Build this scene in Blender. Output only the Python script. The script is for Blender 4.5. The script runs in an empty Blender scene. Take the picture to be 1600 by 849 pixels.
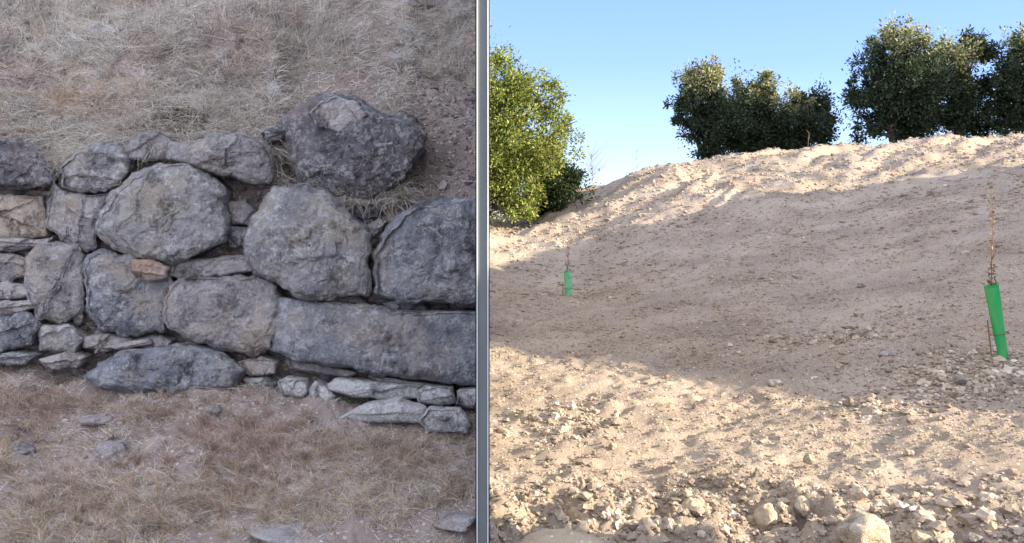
import bpy, bmesh, math, random
import numpy as np
from mathutils import Vector

random.seed(7)
rng = np.random.default_rng(7)
sc = bpy.context.scene
COL = sc.collection

# ---------------------------------------------------------------- camera, sky, sun
F = 1400.0            # focal length in photo pixels (1600 wide)
HOR = 330.0           # photo row of the horizon
CZ = 1.5
cam = bpy.data.cameras.new("camera")
cam_o = bpy.data.objects.new("camera", cam)
COL.objects.link(cam_o)
cam_o.location = (0, 0, CZ)
cam_o.rotation_euler = (math.radians(90), 0, 0)
cam.sensor_width = 36.0
cam.lens = 36.0 * F / 1600.0
cam.shift_y = -(424.5 - HOR) / 1600.0
cam.clip_start = 0.05
cam.clip_end = 2000
sc.camera = cam_o

SUN_EL = 19.0
SUN_FRONT = -15.0     # degrees the sun stands in front of the +X direction (negative: behind the camera)
world = bpy.data.worlds.new("World")
sc.world = world
world.use_nodes = True
wn = world.node_tree
wn.nodes.clear()
sky = wn.nodes.new("ShaderNodeTexSky")
sky.sky_type = 'NISHITA'
sky.sun_disc = False
sky.sun_elevation = math.radians(SUN_EL)
sky.sun_rotation = math.radians(90 - SUN_FRONT)
sky.air_density = 1.0
sky.dust_density = 0.3
sky.ozone_density = 1.0
bg = wn.nodes.new("ShaderNodeBackground")
bg.inputs[1].default_value = 0.15
wo = wn.nodes.new("ShaderNodeOutputWorld")
# clear evening blue in front, unseen white cloud added overhead and behind to fill the shade
def wnode(t, **k):
    x = wn.nodes.new(t)
    for a_, b_ in k.items(): setattr(x, a_, b_)
    return x
def wmath(op, a_, b_, clamp=False):
    m_ = wnode("ShaderNodeMath", operation=op, use_clamp=clamp)
    for i_, v_ in ((0, a_), (1, b_)):
        if isinstance(v_, (int, float)): m_.inputs[i_].default_value = v_
        else: wn.links.new(v_, m_.inputs[i_])
    return m_.outputs[0]
wtc = wnode("ShaderNodeTexCoord"); wsep = wnode("ShaderNodeSeparateXYZ")
wn.links.new(wtc.outputs["Generated"], wsep.inputs[0])
wr = wnode("ShaderNodeValToRGB"); wn.links.new(wsep.outputs[2], wr.inputs[0])
we = wr.color_ramp.elements
SKYK = 1 / 0.15
for p_, c_ in ((0.0, (.35, .46, .58)), (0.07, (.23, .345, .57)), (0.16, (.145, .245, .56)), (0.30, (.10, .185, .52)), (1.0, (.12, .22, .42))):
    e_ = we[0] if p_ == 0 else (we[len(we) - 1] if p_ == 1.0 else we.new(p_))
    e_.color = (*c_, 1)
wsc = wnode("ShaderNodeVectorMath", operation='SCALE'); wn.links.new(wr.outputs[0], wsc.inputs[0]); wsc.inputs[3].default_value = SKYK
wm1 = wnode("ShaderNodeMix", data_type='RGBA'); wm1.inputs[0].default_value = 0.88
wn.links.new(sky.outputs[0], wm1.inputs[6]); wn.links.new(wsc.outputs[0], wm1.inputs[7])
wnz = wnode("ShaderNodeTexNoise"); wn.links.new(wtc.outputs["Generated"], wnz.inputs[0]); wnz.inputs["Scale"].default_value = 2.6; wnz.inputs["Detail"].default_value = 6
# the fill cloud lies high: none below about 20 degrees in front, more of it overhead and behind
behind = wmath('MULTIPLY', wmath('SUBTRACT', wmath('SUBTRACT', wsep.outputs[2], 0.36), wmath('MULTIPLY', wsep.outputs[1], 0.50)), 3.0, True)
cl = wmath('MULTIPLY', behind, wmath('MULTIPLY', wmath('SUBTRACT', wnz.outputs[0], 0.30), 3.2, True), True)
wm2 = wnode("ShaderNodeMix", data_type='RGBA'); wn.links.new(cl, wm2.inputs[0]); wn.links.new(wm1.outputs[2], wm2.inputs[6])
FILL_CLOUD = 0.86
wm2.inputs[7].default_value = (FILL_CLOUD * SKYK * .97, FILL_CLOUD * SKYK * .945, FILL_CLOUD * SKYK * .98, 1)
wn.links.new(wm2.outputs[2], bg.inputs[0])
wn.links.new(bg.outputs[0], wo.inputs[0])

sun = bpy.data.lights.new("sun", 'SUN')
sun.energy = 5.0
sun.angle = math.radians(0.6)
sun.color = (1.0, 0.85, 0.62)
sun_o = bpy.data.objects.new("sun", sun)
COL.objects.link(sun_o)
ce, se = math.cos(math.radians(SUN_EL)), math.sin(math.radians(SUN_EL))
SDIR = Vector((ce * math.cos(math.radians(SUN_FRONT)), ce * math.sin(math.radians(SUN_FRONT)), se))
sun_o.rotation_euler = SDIR.to_track_quat('Z', 'Y').to_euler()

sc.view_settings.view_transform = 'Standard'
sc.view_settings.look = 'None'
sc.view_settings.exposure = 1.5
sc.view_settings.gamma = 1.0
sc.cycles.max_bounces = 6
sc.cycles.diffuse_bounces = 3
sc.cycles.transparent_max_bounces = 4
sc.cycles.use_denoising = True

# ---------------------------------------------------------------- helpers
def at(px, py, d):
    """point at depth d seen at photo pixel (px, py)"""
    return ((px - 800.0) / F * d, d, CZ + (HOR - py) / F * d)

_T = rng.random(4096)
def vnoise(x, y, z=0.0, seed=0):
    x = np.asarray(x, float); y = np.asarray(y, float); z = np.zeros_like(x) + z
    xi = np.floor(x).astype(np.int64); yi = np.floor(y).astype(np.int64); zi = np.floor(z).astype(np.int64)
    fx, fy, fz = x - xi, y - yi, z - zi
    fx = fx * fx * (3 - 2 * fx); fy = fy * fy * (3 - 2 * fy); fz = fz * fz * (3 - 2 * fz)
    def h(a, b, c):
        n = (a * 73856093) ^ (b * 19349663) ^ (c * 83492791) ^ (seed * 2654435)
        n = (n ^ (n >> 13)) * 1274126177
        return _T[(n ^ (n >> 16)) & 4095]
    r = 0
    for dz in (0, 1):
        wz = fz if dz else 1 - fz
        for dy in (0, 1):
            wy = fy if dy else 1 - fy
            for dx in (0, 1):
                wx = fx if dx else 1 - fx
                r = r + h(xi + dx, yi + dy, zi + dz) * wx * wy * wz
    return r * 2 - 1
def fbm(x, y, z=0.0, oct=4, seed=0, gain=0.5):
    a, r, f = 1.0, 0, 1.0
    for i in range(oct):
        r = r + a * vnoise(np.asarray(x) * f + 17.3 * i, np.asarray(y) * f - 9.1 * i, np.asarray(z) * f, seed + i)
        a *= gain; f *= 2.03
    return r

def mesh_np(name, verts, faces, mat=None, col=None, smooth=True, k=None):
    """verts (N,3), faces (M,k) as one mesh datablock"""
    me = bpy.data.meshes.new(name)
    verts = np.ascontiguousarray(verts, dtype=np.float32); faces = np.ascontiguousarray(faces, dtype=np.int32)
    n, k = faces.shape
    me.vertices.add(len(verts)); me.vertices.foreach_set("co", verts.ravel())
    me.loops.add(n * k); me.loops.foreach_set("vertex_index", faces.ravel())
    me.polygons.add(n)
    me.polygons.foreach_set("loop_start", np.arange(0, n * k, k, dtype=np.int32))
    me.polygons.foreach_set("use_smooth", np.full(n, smooth))
    me.update(calc_edges=True)
    if col is not None:
        a = me.color_attributes.new("col", 'FLOAT_COLOR', 'POINT')
        c = np.ones((len(verts), 4), np.float32); c[:, :3] = col
        a.data.foreach_set("color", c.ravel())
    if mat: me.materials.append(mat)
    return me

def link(name, me, parent=None, loc=None):
    o = bpy.data.objects.new(name, me); COL.objects.link(o)
    if parent: o.parent = parent
    if loc: o.location = loc
    return o
def tag(o, label=None, cat=None, group=None, kind=None):
    if label: o["label"] = label
    if cat: o["category"] = cat
    if group: o["group"] = group
    if kind: o["kind"] = kind
    return o
def empty(name, loc, label, cat, group=None):
    o = bpy.data.objects.new(name, None); COL.objects.link(o); o.location = loc
    o.empty_display_size = 0.1
    return tag(o, label, cat, group)

def part(name, me, root):
    """mesh given in world coordinates, linked as a part of root"""
    o = link(name, me, root)
    o.location = -root.location
    return o

def grid_faces(nr, nc):
    i = np.arange(nr * nc).reshape(nr, nc)
    return np.stack([i[:-1, :-1], i[:-1, 1:], i[1:, 1:], i[1:, :-1]], -1).reshape(-1, 4)

def tube(pts, radii, seg=8):
    """closed tapered tube through points; returns verts, faces"""
    V, Fc = [], []
    pts = [Vector(p) for p in pts]
    for i, p in enumerate(pts):
        t = (pts[min(i + 1, len(pts) - 1)] - pts[max(i - 1, 0)]).normalized()
        a = t.cross(Vector((0.31, 0.9, 0.17))).normalized(); b = t.cross(a)
        for j in range(seg):
            th = 2 * math.pi * j / seg
            V.append(p + (a * math.cos(th) + b * math.sin(th)) * radii[i])
    for i in range(len(pts) - 1):
        for j in range(seg):
            Fc.append((i * seg + j, i * seg + (j + 1) % seg, (i + 1) * seg + (j + 1) % seg, (i + 1) * seg + j))
    return [tuple(v) for v in V], Fc
def merge(lst):
    V, Fc = [], []
    for v, f in lst:
        o = len(V); V += list(v); Fc += [tuple(i + o for i in q) for q in f]
    return V, Fc
def box_vf(x0, x1, y0, y1, z0, z1):
    V = [(x0,y0,z0),(x1,y0,z0),(x1,y1,z0),(x0,y1,z0),(x0,y0,z1),(x1,y0,z1),(x1,y1,z1),(x0,y1,z1)]
    return V, [(0,3,2,1),(4,5,6,7),(0,1,5,4),(1,2,6,5),(2,3,7,6),(3,0,4,7)]

# ---------------------------------------------------------------- materials
def srgb(r, g, b):
    f = lambda c: (c / 255 / 12.92) if c <= 10 else ((c / 255 + 0.055) / 1.055) ** 2.4
    return (f(r), f(g), f(b), 1.0)

class NT:
    def __init__(s, name, rough=0.95):
        s.m = bpy.data.materials.new(name); s.m.use_nodes = True
        s.t = s.m.node_tree; s.b = s.t.nodes["Principled BSDF"]
        s.b.inputs["Roughness"].default_value = rough
        s.b.inputs["Specular IOR Level"].default_value = 0.2
        s.co = s.n("ShaderNodeTexCoord").outputs["Object"]
    def n(s, t, **kw):
        x = s.t.nodes.new(t)
        for k, v in kw.items(): setattr(x, k, v)
        return x
    def l(s, a, b): s.t.links.new(a, b)
    def map(s, scale=(1, 1, 1), rot=(0, 0, 0)):
        m = s.n("ShaderNodeMapping"); s.l(s.co, m.inputs[0])
        m.inputs["Scale"].default_value = scale; m.inputs["Rotation"].default_value = rot
        return m.outputs[0]
    def noise(s, scale, detail=5, rough=0.6, vec=None, dist=0.0):
        x = s.n("ShaderNodeTexNoise"); s.l(vec or s.co, x.inputs["Vector"])
        x.inputs["Scale"].default_value = scale; x.inputs["Detail"].default_value = detail
        x.inputs["Roughness"].default_value = rough; x.inputs["Distortion"].default_value = dist
        return x.outputs[0]
    def vor(s, scale, feature='F1', out=0, vec=None, rand=1.0):
        x = s.n("ShaderNodeTexVoronoi", feature=feature); s.l(vec or s.co, x.inputs["Vector"])
        x.inputs["Scale"].default_value = scale; x.inputs["Randomness"].default_value = rand
        return x.outputs[out]
    def ramp(s, fac, stops):
        r = s.n("ShaderNodeValToRGB"); s.l(fac, r.inputs[0])
        e = r.color_ramp.elements
        while len(e) < len(stops): e.new(0.5)
        for i, (p, c) in enumerate(stops):
            e[i].position = p; e[i].color = c if len(c) == 4 else (*c, 1)
        return r.outputs[0]
    def mix(s, fac, a, b, mode='MIX'):
        m = s.n("ShaderNodeMix", data_type='RGBA', blend_type=mode)
        if isinstance(fac, (int, float)): m.inputs[0].default_value = fac
        else: s.l(fac, m.inputs[0])
        for i, v in ((6, a), (7, b)):
            if isinstance(v, tuple): m.inputs[i].default_value = v
            else: s.l(v, m.inputs[i])
        return m.outputs[2]
    def math(s, op, a, b=0.0):
        m = s.n("ShaderNodeMath", operation=op)
        for i, v in ((0, a), (1, b)):
            if isinstance(v, (int, float)): m.inputs[i].default_value = v
            else: s.l(v, m.inputs[i])
        return m.outputs[0]
    def col(s, c):
        if isinstance(c, tuple): s.b.inputs["Base Color"].default_value = c
        else: s.l(c, s.b.inputs["Base Color"])
    def bump(s, h, strength=0.5, dist=0.02):
        b = s.n("ShaderNodeBump"); s.l(h, b.inputs["Height"])
        b.inputs["Strength"].default_value = strength; b.inputs["Distance"].default_value = dist
        s.l(b.outputs[0], s.b.inputs["Normal"])

def g(v): return (v, v, v, 1)

def stone_mat(name, dark, mid, pale, lichen=0.5, tan=None):
    m = NT(name, 0.92)
    warp = m.noise(2.1, 3, 0.5)
    base = m.ramp(m.noise(4.5, 8, 0.7, dist=0.1), [(0.28, dark), (0.5, mid), (0.74, pale)])
    # weather streaks running down the face
    st = m.noise(5, 6, 0.7, m.map((3.5, 3.5, 0.55)))
    base = m.mix(m.ramp(st, [(0.45, g(0)), (0.75, g(0.7))]), base, pale)
    # fine grain
    base = m.mix(0.75, base, m.ramp(m.noise(85, 4, 0.75), [(0.3, g(0.6)), (0.65, g(1.12))]), 'MULTIPLY')
    if tan:
        t = m.ramp(m.noise(2.6, 7, 0.66), [(0.48, g(0)), (0.62, g(0.85))])
        base = m.mix(t, base, tan)
    # crusty pale lichen: irregular islands plus a few small rings
    isl = m.ramp(m.noise(21, 9, 0.84, dist=0.15), [(0.505, g(0)), (0.545, g(1))])
    gate = m.ramp(m.noise(2.9, 5, 0.7), [(0.42, g(0.2)), (0.52, g(1))])
    base = m.mix(m.math('MULTIPLY', m.math('MULTIPLY', isl, gate), lichen), base, srgb(224, 224, 226))
    dd = m.math('ADD', m.vor(9), m.math('MULTIPLY', m.noise(70, 4, 0.7), 0.22))
    sel = m.n("ShaderNodeSeparateColor"); m.l(m.vor(9, out=1), sel.inputs[0])
    pick = m.ramp(sel.outputs[1], [(0.82, g(0)), (0.86, g(1))])
    spots = m.ramp(dd, [(0.17, g(0.4)), (0.21, g(1)), (0.27, g(0.9)), (0.31, g(0))])
    base = m.mix(m.math('MULTIPLY', m.math('MULTIPLY', spots, pick), lichen), base, srgb(214, 214, 216))
    blot = m.ramp(m.noise(6, 9, 0.8, dist=0.15), [(0.46, g(0)), (0.60, g(1))])
    base = m.mix(m.math('MULTIPLY', blot, lichen * 0.55), base, srgb(166, 167, 174))
    dk = m.ramp(m.noise(6, 9, 0.78, m.map((1, 1, 0.7), (0.3, 0.2, 0.6))), [(0.52, g(0)), (0.66, g(1))])
    base = m.mix(m.math('MULTIPLY', dk, 0.85), base, srgb(42, 42, 48))
    m.col(base)
    hgt = m.math('ADD', m.noise(9, 9, 0.72), m.math('MULTIPLY', m.noise(55, 4, 0.7), 0.4))
    crack = m.ramp(m.vor(3.1, 'DISTANCE_TO_EDGE', vec=m.mix(0.12, m.co, m.n("ShaderNodeTexNoise").outputs[1])), [(0.0, g(0)), (0.03, g(1))])
    m.bump(m.math('ADD', hgt, m.math('MULTIPLY', crack, 0.10)), 1.0, 0.075)
    return m.m

M_stone = stone_mat("grey_limestone", srgb(107, 107, 113), srgb(157, 157, 162), srgb(207, 205, 205), 0.95, srgb(191, 182, 168))
M_stone_tan = stone_mat("grey_tan_limestone", srgb(115, 114, 118), srgb(164, 159, 160), srgb(205, 200, 198), 0.6, srgb(216, 198, 180))
M_stone_blue = stone_mat("blue_grey_limestone", srgb(99, 104, 115), srgb(139, 144, 155), srgb(187, 190, 199), 0.7, srgb(187, 175, 164))
M_stone_dark = stone_mat("dark_crusted_limestone", srgb(64, 63, 69), srgb(104, 103, 109), srgb(151, 151, 159), 0.6, srgb(144, 132, 129))
M_stone_pale = stone_mat("pale_limestone", srgb(151, 146, 149), srgb(199, 191, 190), srgb(238, 233, 233), 0.5, srgb(212, 192, 181))
M_stone_buff = stone_mat("buff_limestone", srgb(168, 152, 139), srgb(212, 191, 175), srgb(240, 230, 216), 0.25)
M_stone_white = stone_mat("white_weathered_limestone", srgb(233, 228, 226), srgb(240, 240, 240), srgb(240, 240, 240), 0.3)
M_stone_rust = stone_mat("rust_stained_stone", srgb(149, 131, 119), srgb(185, 163, 147), srgb(215, 195, 179), 0.7, srgb(199, 160, 135))

def earth_mat(name, c0, c1, c2, peb, big=1.5):
    m = NT(name, 1.0)
    base = m.ramp(m.noise(big, 8, 0.62), [(0.3, c0), (0.52, c1), (0.72, c2)])
    fine = m.ramp(m.noise(42, 8, 0.8), [(0.25, g(0.55)), (0.72, g(1.0))])
    base = m.mix(0.8, base, fine, 'MULTIPLY')
    p = m.vor(38, out=1)
    sep = m.n("ShaderNodeSeparateColor"); m.l(p, sep.inputs[0])
    pick = m.ramp(sep.outputs[0], [(0.70, g(0)), (0.74, g(1))])
    near = m.ramp(m.vor(38), [(0.30, g(1)), (0.40, g(0))])
    base = m.mix(m.math('MULTIPLY', m.math('MULTIPLY', pick, near), 0.6), base, peb)
    m.col(base)
    h = m.math('ADD', m.noise(30, 8, 0.75), m.math('MULTIPLY', m.math('MULTIPLY', pick, near), 0.5))
    m.bump(h, 0.8, 0.02)
    return m.m

M_bank = earth_mat("bank_soil", srgb(132, 120, 117), srgb(169, 156, 150), srgb(196, 183, 175), srgb(226, 220, 215))
M_dirt = earth_mat("ploughed_dry_soil", srgb(147, 133, 118), srgb(172, 157, 141), srgb(192, 178, 161), srgb(214, 204, 190), 0.8)

def attr_mat(name, rough=0.9, trans=0.0, bump=False, grain=0.0):
    m = NT(name, rough)
    a = m.n("ShaderNodeAttribute", attribute_name="col").outputs[0]
    if grain:
        a = m.mix(grain, a, m.ramp(m.noise(60, 6, 0.75), [(0.3, g(0.5)), (0.7, g(1.0))]), 'MULTIPLY')
    m.col(a)
    if bump: m.bump(m.noise(70, 6, 0.7), 0.6, 0.01)
    if trans:
        tr = m.n("ShaderNodeBsdfTranslucent"); m.l(a, tr.inputs[0])
        mx = m.n("ShaderNodeMixShader"); mx.inputs[0].default_value = trans
        out = m.t.nodes["Material Output"]
        m.l(m.b.outputs[0], mx.inputs[1]); m.l(tr.outputs[0], mx.inputs[2]); m.l(mx.outputs[0], out.inputs[0])
    return m.m
M_grass = attr_mat("dry_straw", 0.85, 0.25)
M_leaf = attr_mat("olive_leaves", 0.55, 0.38)
M_gravel = attr_mat("rubble_stone", 0.95, bump=True, grain=0.6)

mb = NT("olive_bark", 0.95)
mb.col(mb.ramp(mb.noise(12, 8, 0.7, mb.map((3, 3, 0.6))), [(0.3, srgb(62, 54, 46)), (0.7, srgb(122, 110, 98))]))
mb.bump(mb.noise(20, 6, 0.7, mb.map((3, 3, 0.5))), 0.8, 0.03)
M_bark = mb.m
mt = NT("green_tube_plastic", 0.38)
mt.b.inputs["Specular IOR Level"].default_value = 0.5
mt.col(mt.mix(mt.ramp(mt.noise(9, 6, 0.6, mt.map((1, 1, .3))), [(0.42, g(0)), (0.75, g(0.85))]), srgb(30, 182, 98), srgb(120, 190, 130)))
mt.b.inputs["Subsurface Weight"].default_value = 0.0
_tr = mt.n("ShaderNodeBsdfTranslucent"); _tr.inputs[0].default_value = srgb(60, 200, 120)
_mx = mt.n("ShaderNodeMixShader"); _mx.inputs[0].default_value = 0.25
mt.l(mt.b.outputs[0], _mx.inputs[1]); mt.l(_tr.outputs[0], _mx.inputs[2]); mt.l(_mx.outputs[0], mt.t.nodes["Material Output"].inputs[0])
mt.bump(mt.noise(26, 5, 0.6, mt.map((1, 1, .5))), 0.5, 0.006)
M_tube = mt.m
mt2 = NT('pale_green_tube_plastic', 0.5)
mt2.col(mt2.ramp(mt2.noise(12, 4, 0.6), [(0.3, srgb(84, 170, 122)), (0.7, srgb(140, 204, 168))]))
M_tube2 = mt2.m
def flat(name, c, rough, metal=0.0, var=0.25, sc_=6):
    m = NT(name, rough)
    m.b.inputs["Metallic"].default_value = metal
    m.col(m.mix(var, c, m.ramp(m.noise(sc_, 6, 0.65, m.map((1, 1, .25))), [(0.3, g(0.45)), (0.7, g(1.0))]), 'MULTIPLY'))
    m.bump(m.noise(60, 4, 0.6), 0.08, 0.003)
    return m.m
M_web = flat("grey_divider_steel", srgb(118, 126, 130), 0.55, 0.0, 0.55, 3.2)
M_lip = flat("pale_divider_lip", srgb(214, 220, 224), 0.5, 0.0, 0.15)
M_divider_edge = flat("black_divider_edge", srgb(38, 40, 44), 0.7)
M_added_board = flat("grey_added_divider_board", srgb(128, 128, 128), 0.9, 0.0, 0.5, 3)
M_stake = flat("weathered_cane", srgb(132, 108, 82), 0.9)
M_tie = flat("dark_red_tie", srgb(120, 48, 50), 0.7)

# ---------------------------------------------------------------- ground (one sheet to the horizon)
DK = np.array([-40, 0, 4, 7, 10, 16, 22, 27, 34, 60, 400.])
PK = np.array([700, 800, 900, 1060, 1250, 1600, 1750.])
ZK = np.array([
 # -40   0   4     7    10    16    22    27    34   60   400
 [0.0, 0.0, 0.0, 0.03, 0.10, 0.35, 0.95, 1.22, 1.2, 1.1, 0.5],   # 700
 [0.0, 0.0, 0.0, 0.03, 0.07, 0.12, 0.80, 1.22, 1.2, 1.1, 0.5],   # 800
 [0.0, 0.0, 0.0, 0.05, 0.05, 0.00, 1.00, 2.08, 1.9, 1.4, 0.5],   # 900
 [0.0, 0.0, 0.0, 0.10, 0.16, 0.48, 1.70, 2.86, 2.6, 1.9, 0.5],   # 1060
 [0.0, 0.0, 0.02, 0.19, 0.32, 1.00, 2.30, 3.38, 3.1, 2.4, 0.5],  # 1250
 [0.0, 0.0, 0.05, 0.36, 0.78, 1.80, 3.00, 3.72, 3.6, 2.8, 0.5],  # 1600
 [0.0, 0.0, 0.07, 0.45, 0.95, 2.00, 3.10, 3.80, 3.7, 2.9, 0.5]]) # 1750
def smooth_interp(xq, xk, yk):
    """vectorised monotone-ish cubic (finite differences) along one axis; yk (n,...)"""
    i = np.clip(np.searchsorted(xk, xq) - 1, 0, len(xk) - 2)
    h = xk[i + 1] - xk[i]; t = np.clip((xq - xk[i]) / h, 0, 1)
    m = np.zeros_like(yk)
    dx = np.diff(xk).reshape((-1,) + (1,) * (yk.ndim - 1)); s = np.diff(yk, axis=0) / dx
    m[1:-1] = np.where(s[1:] * s[:-1] > 0, 2 * s[1:] * s[:-1] / (s[1:] + s[:-1] + 1e-12), 0)
    m[0] = s[0]; m[-1] = s[-1]
    return i, h, t, m
# hollows between the clods: photo column, row, half width, half depth in metres, how deep
PITS = [(1045, 810, 34, .13, 0.204), (1160, 825, 42, .12, 0.170), (1262, 825, 40, .14, 0.204), (868, 786, 26, .09, 0.136), (1400, 835, 30, .1, 0.136),
        (800, 800, 24, .07, 0.085), (1230, 735, 22, .05, 0.051), (1190, 752, 24, .05, 0.051), (830, 738, 40, .06, 0.051), (1450, 770, 34, .06, 0.051), (968, 838, 24, .1, 0.136)]
SHADE_RIDGE_Y = np.array([1.5, 2.0, 2.6, 3.3, 4.7, 6.0, 8, 16.8, 17.8, 18.6, 19.6])
SHADE_RIDGE_Z = np.array([-1, 0.6, 3.2, 4.05, 4.6, 5.0, 5.3, 5.25, 5.1, 4.6, 0.5])
def ground_z(x, y, detail=True):
    x = np.asarray(x, float); y = np.asarray(y, float)
    px = np.clip(800 + F * x / np.maximum(y, 2.0), PK[0], PK[-1])
    zz = []
    for k in range(len(PK)):
        yk = ZK[k]
        i, h, t, m = smooth_interp(y, DK, yk)
        t2, t3 = t * t, t * t * t
        zz.append((2*t3-3*t2+1)*yk[i] + (t3-2*t2+t)*h*m[i] + (-2*t3+3*t2)*yk[i+1] + (t3-t2)*h*m[i+1])
    zz = np.array(zz)
    j = np.clip(np.searchsorted(PK, px) - 1, 0, len(PK) - 2)
    w = (px - PK[j]) / (PK[j + 1] - PK[j]); w = w * w * (3 - 2 * w) * 0.5 + w * 0.5
    flatz = np.take_along_axis(zz, j[None], 0)[0] * (1 - w) + np.take_along_axis(zz, (j + 1)[None], 0)[0] * w
    z = flatz
    # drop out of the way under the bank left of the fence
    side = x + 0.0329 * np.maximum(y, 0)
    drop = np.clip((-side - 0.0) / 0.25, 0, 1) * np.clip((y - 2.9) / 0.6, 0, 1) * np.clip((17.5 - y) / 0.5, 0, 1)
    z = z - 0.8 * drop
    # steep earth bank added out of frame right, shaped to cast the slope's shadow
    q_ = y + 0.06 * (x - 13.5)
    rz = np.interp(q_, SHADE_RIDGE_Y, SHADE_RIDGE_Z) + 0.16 * vnoise(y * 1.3, x * 0.2, 0, 140) + 0.10 * vnoise(y * 4.1, x * 0.2, 0, 141)
    rid = rz - 1.25 * np.abs(x - 13.5 + 0.3 * vnoise(y * .5, 0 * y, 0, 142))
    z = np.maximum(z, rid)
    # a second unseen earth heap, added beside the camera to shade the left half
    rz = np.interp(y + 0.05 * vnoise(x * 2, 0 * x, 0, 143), [-9, -6, 0.2, 1.1, 1.62, 1.95], [-1, 3.9, 4.3, 4.2, 4.0, 0.2]) + 0.08 * vnoise(y * 2.3, x * 0.2, 0, 144)
    z = np.maximum(z, rz - 1.3 * np.abs(x - 8.0))
    if detail:
        hill = np.clip((y - 17) / 7, 0, 1) * np.clip((34 - y) / 3, 0, 1)
        # plough furrows along the upper slope, running down to the left
        wx = x + 0.5 * fbm(x * 0.5, y * 0.5, 0, 3, 5); wy = y + 0.5 * fbm(x * 0.5, y * 0.5, 3.0, 3, 6)
        q = wx * 0.62 - wy * 0.78; tt = wx * 0.78 + wy * 0.62
        fur = 0.75 - np.abs(fbm(q * 0.95, tt * 0.13, 0, 3, 9))
        z = z + hill * (0.32 * fur - 0.13) + hill * 0.06 * fbm(x * 1.3, y * 1.3, 0, 2, 21, 0.55)
        near = np.clip((9.5 - y) / 3, 0, 1)
        q2 = x * 0.75 - y * 0.66 + 0.35 * fbm(x * 0.9, y * 0.9, 0, 3, 33)
        lefty = np.clip((2.2 - x) / 1.5, 0, 1)
        z = z + near * lefty * 0.055 * np.abs(vnoise(q2 * 3.2, x * .5 + y * .4, 0, 12))
        z = z + 0.05 * fbm(x * 0.55, y * 0.55, 0, 3, 2)
        z = z + (0.022 + 0.016 * np.clip((y - 8) / 8, 0, 1)) * (fbm(x * 3.1, y * 3.1, 0, 2, 3, 0.6) + np.clip((16 - y) / 6, 0, 1) * 0.36 * fbm(x * 12.4, y * 12.4, 0, 2, 5))
        clod = np.clip(fbm(x * 9, y * 9, 0, 3, 4), 0, 2) * 0.026 + np.clip(fbm(x * 24, y * 24, 0, 2, 6), 0, 2) * 0.012
        clod = clod * np.clip((14 - y) / 6, 0, 1)
        rub = np.clip((4.75 - y + 0.25 * fbm(x * 1.2, y, 0, 2, 8)) / 0.5, 0, 1)
        z = z + clod * (1 + 2.2 * rub)
        for (pp, rr_, pr, ry_, dp) in PITS:
            dd_ = (CZ * F) / (rr_ - HOR); xx_ = (pp - 800) / F * dd_; w_ = pr / F * dd_; h_ = ry_
            e = ((x - xx_) / w_) ** 2 + ((y - dd_) / h_) ** 2 + 0.5 * vnoise(x * 9, y * 9, 0, 77)
            z = z - dp * np.clip(1.25 - e, 0, 1)
        z = z + rub * 0.085 * fbm(x * 3.4, y * 4.2, 0, 2, 10)
    return z

def axis(lo, hi, c, fine, n):
    """n coordinates from lo to hi, densest round c"""
    a = math.asinh((lo - c) / fine); b = math.asinh((hi - c) / fine)
    return c + fine * np.sinh(np.linspace(a, b, n))
xs = axis(-260, 300, 2.2, 3.0, 1180)
ys = axis(-40, 420, 4.8, 2.8, 1120)
GX, GY = np.meshgrid(xs, ys)
GZ = ground_z(GX, GY)
me = mesh_np("ground", np.stack([GX, GY, GZ], -1).reshape(-1, 3), grid_faces(len(ys), len(xs)), M_dirt)
tag(link("ground", me), kind="structure")

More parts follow.
